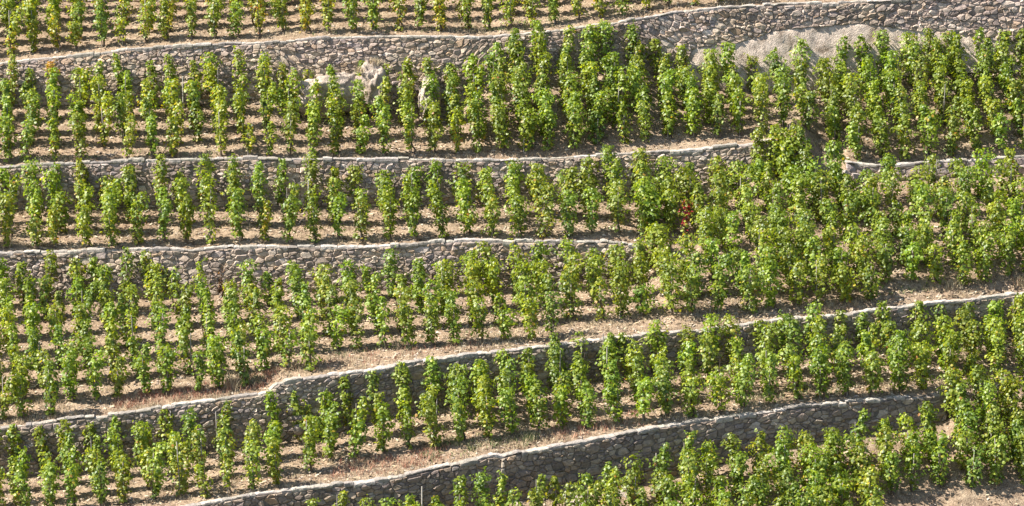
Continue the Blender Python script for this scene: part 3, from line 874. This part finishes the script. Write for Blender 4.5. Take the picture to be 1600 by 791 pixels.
# bare stakes standing without leaves
for (x, y, ter, hpx, lab) in ((659, 836, 'F', 82, 'bare pale stake standing before the lowest wall near the bottom edge'), (286, 176, 'B', 56, 'bare thin stake before the highest wall on the left'),
                              (818, 238, 'B', 56, 'bare grey stake near the front middle of the second terrace'), (1327, 166, 'B', 40, 'bare grey stake poking out of dense vines below the rock bluff'),
                              (69, 742, 'E', 34, 'short grey stake top beside a vine at the lower left'), (482, 348, 'C', 68, 'bare grey stake between slim vines on the third terrace')):
    P = ground_at(x, y, ter)[0]; h = hpx / (F_PX / (P[1] + 100))
    V, F = tube(np.array([(0, 0, -0.1), (0.01, 0, h / 2), (0.015, 0, h)]), [0.028, 0.026, 0.022], 6)
    g = Geo(); g.add(V, F, (0.40, 0.36, 0.31)); o = g.build('wooden_stake', [M_WOOD], loc=P)
    tag(o, lab, 'stake', 'bare vine stakes')

# ------------------------------------------------------------------ loose stones and grass on the ground
def scatter(n, ters, band=None):
    out = []
    for ter in ters:
        Y0, Z0, Y1, Z1 = TER[ter]
        k = n
        px = rng.uniform(-60, 1660, k); t = rng.uniform(0, 1, k)
        a = [np.interp(px, PX, q) for q in TER[ter]]
        Y = a[0] + t * (a[2] - a[0]); Z = a[1] + t * (a[3] - a[1]); X = x_from(px, Y, Z)
        out.append(np.stack([X, Y, Z + lump(X, Y) * np.clip(np.minimum(t, 1 - t) * 12, 0, 1)], 1))
    return np.concatenate(out)

def pebbles():
    P = np.concatenate([scatter(n, [t]) for t, n in (('F', 10000), ('E', 11000), ('D', 15000), ('C', 7000), ('B', 10000), ('A', 7000))])
    P = P[vnoise(P[:, 0] * 0.8, P[:, 1] * 0.8, 31) + rng.uniform(-0.45, 0.45, len(P)) > -0.1]
    n = len(P)
    O = np.array([(1, 0, 0), (0, 1, 0), (-1, 0, 0), (0, -1, 0), (0, 0, 0.8), (0, 0, -0.6)], float)
    T = np.array([(0, 1, 4), (1, 2, 4), (2, 3, 4), (3, 0, 4)])
    s = rng.lognormal(-3.4, 0.5, n).clip(0.012, 0.11)
    th = rng.uniform(0, 6.28, n); c, sn = np.cos(th), np.sin(th)
    B = O[None] * rng.uniform(0.65, 1.35, (n, 6, 1)) * s[:, None, None] * np.stack([rng.uniform(0.8, 1.5, n), rng.uniform(0.7, 1.1, n), rng.uniform(0.5, 0.9, n)], 1)[:, None]
    V = np.stack([B[..., 0] * c[:, None] - B[..., 1] * sn[:, None], B[..., 0] * sn[:, None] + B[..., 1] * c[:, None], B[..., 2]], -1) + P[:, None]
    F = (np.arange(n) * 6)[:, None, None] + T[None]
    pal = np.array([(0.46, 0.36, 0.27), (0.38, 0.28, 0.20), (0.48, 0.39, 0.31), (0.24, 0.185, 0.145), (0.50, 0.37, 0.25)])
    C = pal[rng.integers(0, 5, n)] * rng.uniform(0.65, 1.0, (n, 1))
    g = Geo(); g.add(V.reshape(-1, 3), F.reshape(-1, 3), np.repeat(C, 4, 0))
    o = g.build('loose_rubble', [M_PEBBLE]); tag(o, 'loose stones and clods strewn over the dry vineyard earth', 'rubble', kind='stuff')
pebbles()

def litter():
    P = np.concatenate([scatter(n, [t]) for t, n in (('F', 6000), ('E', 6000), ('D', 9000), ('C', 4000), ('B', 6000), ('A', 4500))])
    P = P[vnoise(P[:, 0] * 0.6, P[:, 1] * 0.9, 37) + rng.uniform(-0.4, 0.4, len(P)) > -0.05]; n = len(P)
    a = rng.uniform(0, 6.28, n); l = rng.uniform(0.04, 0.13, n); w = rng.uniform(0.008, 0.03, n)
    d = np.stack([np.cos(a), np.sin(a) * 0.8, rng.uniform(-0.2, 0.6, n)], 1) * l[:, None]; e = np.stack([-np.sin(a), np.cos(a), np.full(n, 0.4)], 1) * w[:, None]
    P = P + np.array([0, 0, 0.03])
    V = np.stack([P - d - e, P + d - e, P + d * 0.8 + e, P - d * 0.8 + e], 1)
    pal = np.array([(0.48, 0.38, 0.25), (0.42, 0.31, 0.19), (0.30, 0.20, 0.12), (0.52, 0.44, 0.33), (0.20, 0.14, 0.09)])
    g = Geo(); g.add(V.reshape(-1, 3), np.arange(4 * n).reshape(-1, 4), pal[rng.integers(0, 5, n)] * rng.uniform(0.6, 0.95, (n, 1)))
    tag(g.build('leaf_litter', [M_GRASS]), 'straw, dead leaves and cut twigs lying on the earth between the vines', 'litter', kind='stuff')
litter()

def blades(P, hgt, wid, spread, cols, per, r):
    """thin bent grass blades around each foot point"""
    P = np.repeat(P, per, 0); n = len(P)
    P = P + np.stack([r.normal(0, spread, n), r.normal(0, spread, n), np.full(n, -0.02)], 1)
    h = hgt * r.uniform(0.4, 1.25, n); a = r.uniform(0, 6.28, n); ln = r.normal(0, 0.35, (n, 2))
    w = wid * r.uniform(0.6, 1.4, n)
    d = np.stack([np.cos(a), np.sin(a), np.zeros(n)], 1) * w[:, None]
    mid = P + np.stack([ln[:, 0] * h * 0.4, ln[:, 1] * h * 0.4, h * 0.6], 1)
    tip = P + np.stack([ln[:, 0] * h * 1.1, ln[:, 1] * h * 1.1, h * 0.95], 1)
    V = np.stack([P - d, P + d, mid + d * 0.7, mid - d * 0.7, tip], 1)
    b = (np.arange(n) * 5)[:, None]
    C = np.array(cols)[r.integers(0, len(cols), n)] * r.uniform(0.6, 1.0, (n, 1))
    return V.reshape(-1, 3), b + np.array([[0, 1, 2, 3]]), C, b + np.array([[3, 2, 4]])

def grass(name, feet, hgt, wid, spread, cols, per, seed, label, cat, kind='stuff', as_thing=None):
    r = np.random.default_rng(seed)
    V, F4, C, F3 = blades(feet, hgt, wid, spread, cols, per, r)
    g = Geo(); g.add(V, F4, C); g.F.append(F3); g.C.append(C.astype(np.float32)); g.M.append(np.zeros(len(F3), np.int32))
    org = tuple(feet.mean(0)) if kind != 'stuff' else (0, 0, 0)
    o = g.build(name, [M_GRASS], origin=org); tag(o, label, cat, kind=kind)
    return o

def path_feet(n, ter, k, lo, hi, x0=-40, x1=1640, dens=None):
    """points just above a wall's coping, between lo and hi survey px"""
    x = rng.uniform(x0, x1, n); y = np.interp(x, PX, cap[k]) - rng.uniform(lo, hi, n)
    if dens is not None:
        m = dens(x, y); x, y = x[m], y[m]
    return ground_at(x, y, ter)
patch = lambda s, th: (lambda x, y: vnoise(x * 0.022, y * 0.05, s) + rng.uniform(-0.2, 0.2, len(x)) > th)
STRAW = [(0.52, 0.42, 0.26), (0.45, 0.34, 0.20), (0.58, 0.49, 0.33), (0.40, 0.30, 0.20)]
REDDISH = [(0.42, 0.20, 0.13), (0.36, 0.15, 0.10), (0.47, 0.28, 0.18), (0.50, 0.38, 0.25)]
OLIVE = [(0.13, 0.17, 0.06), (0.18, 0.21, 0.08), (0.25, 0.25, 0.11), (0.10, 0.14, 0.05)]
grass('dry_grass', np.concatenate([path_feet(1500, 'D', 4, 5, 40, dens=patch(41, 0.0)), path_feet(1300, 'E', 5, 5, 34, dens=patch(42, 0.0)), path_feet(260, 'D', 4, 1, 5, dens=patch(45, 0.08)), path_feet(260, 'E', 5, 1, 5, dens=patch(46, 0.08)), path_feet(200, 'B', 2, 1, 6, x1=1240, dens=patch(47, 0.1)), path_feet(160, 'A', 1, 1, 4, dens=patch(48, 0.1)), path_feet(300, 'C', 3, 5, 16, x1=1000, dens=patch(43, 0.12)), path_feet(400, 'A', 1, 4, 22, x0=380, x1=1200, dens=patch(44, 0.0)),
      scatter(420, ['F', 'E', 'D', 'C', 'B', 'A'])]), 0.17, 0.006, 0.07, STRAW, 12, 5, 'dry straw coloured grass along the path edges and between the rows', 'grass')
grass('red_weeds', np.concatenate([path_feet(260, 'D', 4, 6, 26, 180, 440), path_feet(60, 'D', 4, 6, 30, 440, 760), path_feet(130, 'E', 5, 8, 34, 520, 700), path_feet(70, 'E', 5, 8, 30, 860, 1000)]), 0.20, 0.007, 0.08, REDDISH, 12, 6, 'reddish dried weeds along the path above the diagonal walls', 'weeds')
grass('green_weeds', np.concatenate([path_feet(60, 'E', 5, 10, 36, 660, 840), path_feet(36, 'E', 5, 10, 30, 1160, 1320), path_feet(60, 'A', 1, 5, 18, 480, 1000), path_feet(40, 'D', 4, 20, 40, 380, 800), path_feet(25, 'B', 2, 6, 14, 0, 400), path_feet(14, 'D', 4, 20, 30, 1380, 1600)]), 0.14, 0.011, 0.10, OLIVE, 16, 7, 'low olive green weeds growing by the path edges', 'weeds')
def tuft(P, hgt, spread, n, cols, seed, label, name='grass_tuft', cat='grass tuft'):
    grass(name, np.tile(np.asarray(P)[None], (n, 1)), hgt, 0.007, spread, cols, 8, seed, label, cat, kind=None)
X, Z = unproject(586, 102, wall_y(1, 586) - 0.3); tuft((float(X), wall_y(1, 586) - 0.3, float(Z)), 0.30, 0.12, 44, STRAW, 61, 'dry beige grass tuft on top of the rough grey boulder')
X, Z = unproject(562, 112, wall_y(1, 562) - 0.55); tuft((float(X), wall_y(1, 562) - 0.55, float(Z)), 0.22, 0.10, 18, STRAW, 62, 'smaller dry grass tuft at the left of the tufted boulder')
tuft(ground_at(366, 604, 'D')[0], 0.40, 0.17, 70, STRAW + REDDISH[2:], 63, 'large tawny grass clump on the path above the stepped wall kink')
tuft(ground_at(398, 598, 'D')[0], 0.28, 0.18, 30, OLIVE[2:] + STRAW[:2], 64, 'green and straw grass clump right of the large tawny clump')
tuft(ground_at(1286, 246, 'B')[0], 0.28, 0.16, 40, STRAW + OLIVE[2:3], 70, 'straw grass clump on the bare earth bank at the broken wall end')
tuft(ground_at(12, 382, 'C')[0], 0.34, 0.14, 26, STRAW + REDDISH[3:], 65, 'dry grass tuft on the left edge above the middle wall')
tuft(ground_at(1492, 448, 'D')[0], 0.34, 0.12, 26, STRAW, 66, 'tall straw grass tuft on the right path above the long diagonal wall')
tuft(ground_at(1594, 444, 'D')[0], 0.42, 0.10, 24, STRAW + REDDISH[:1], 67, 'rusty straw tuft at the right edge beside the diagonal wall end')
tuft(ground_at(700, 690, 'E')[0], 0.18, 0.2, 30, OLIVE, 68, 'low green grass clump under vines above the lowest wall')
tuft(ground_at(828, 686, 'E')[0], 0.30, 0.14, 30, OLIVE[1:] + STRAW[:1], 69, 'grey green weed clump on the path left of the reddish weeds')

print('VINES', len(vines), 'faces', sum(len(o.data.polygons) for o in bpy.data.objects if o.type == 'MESH'))
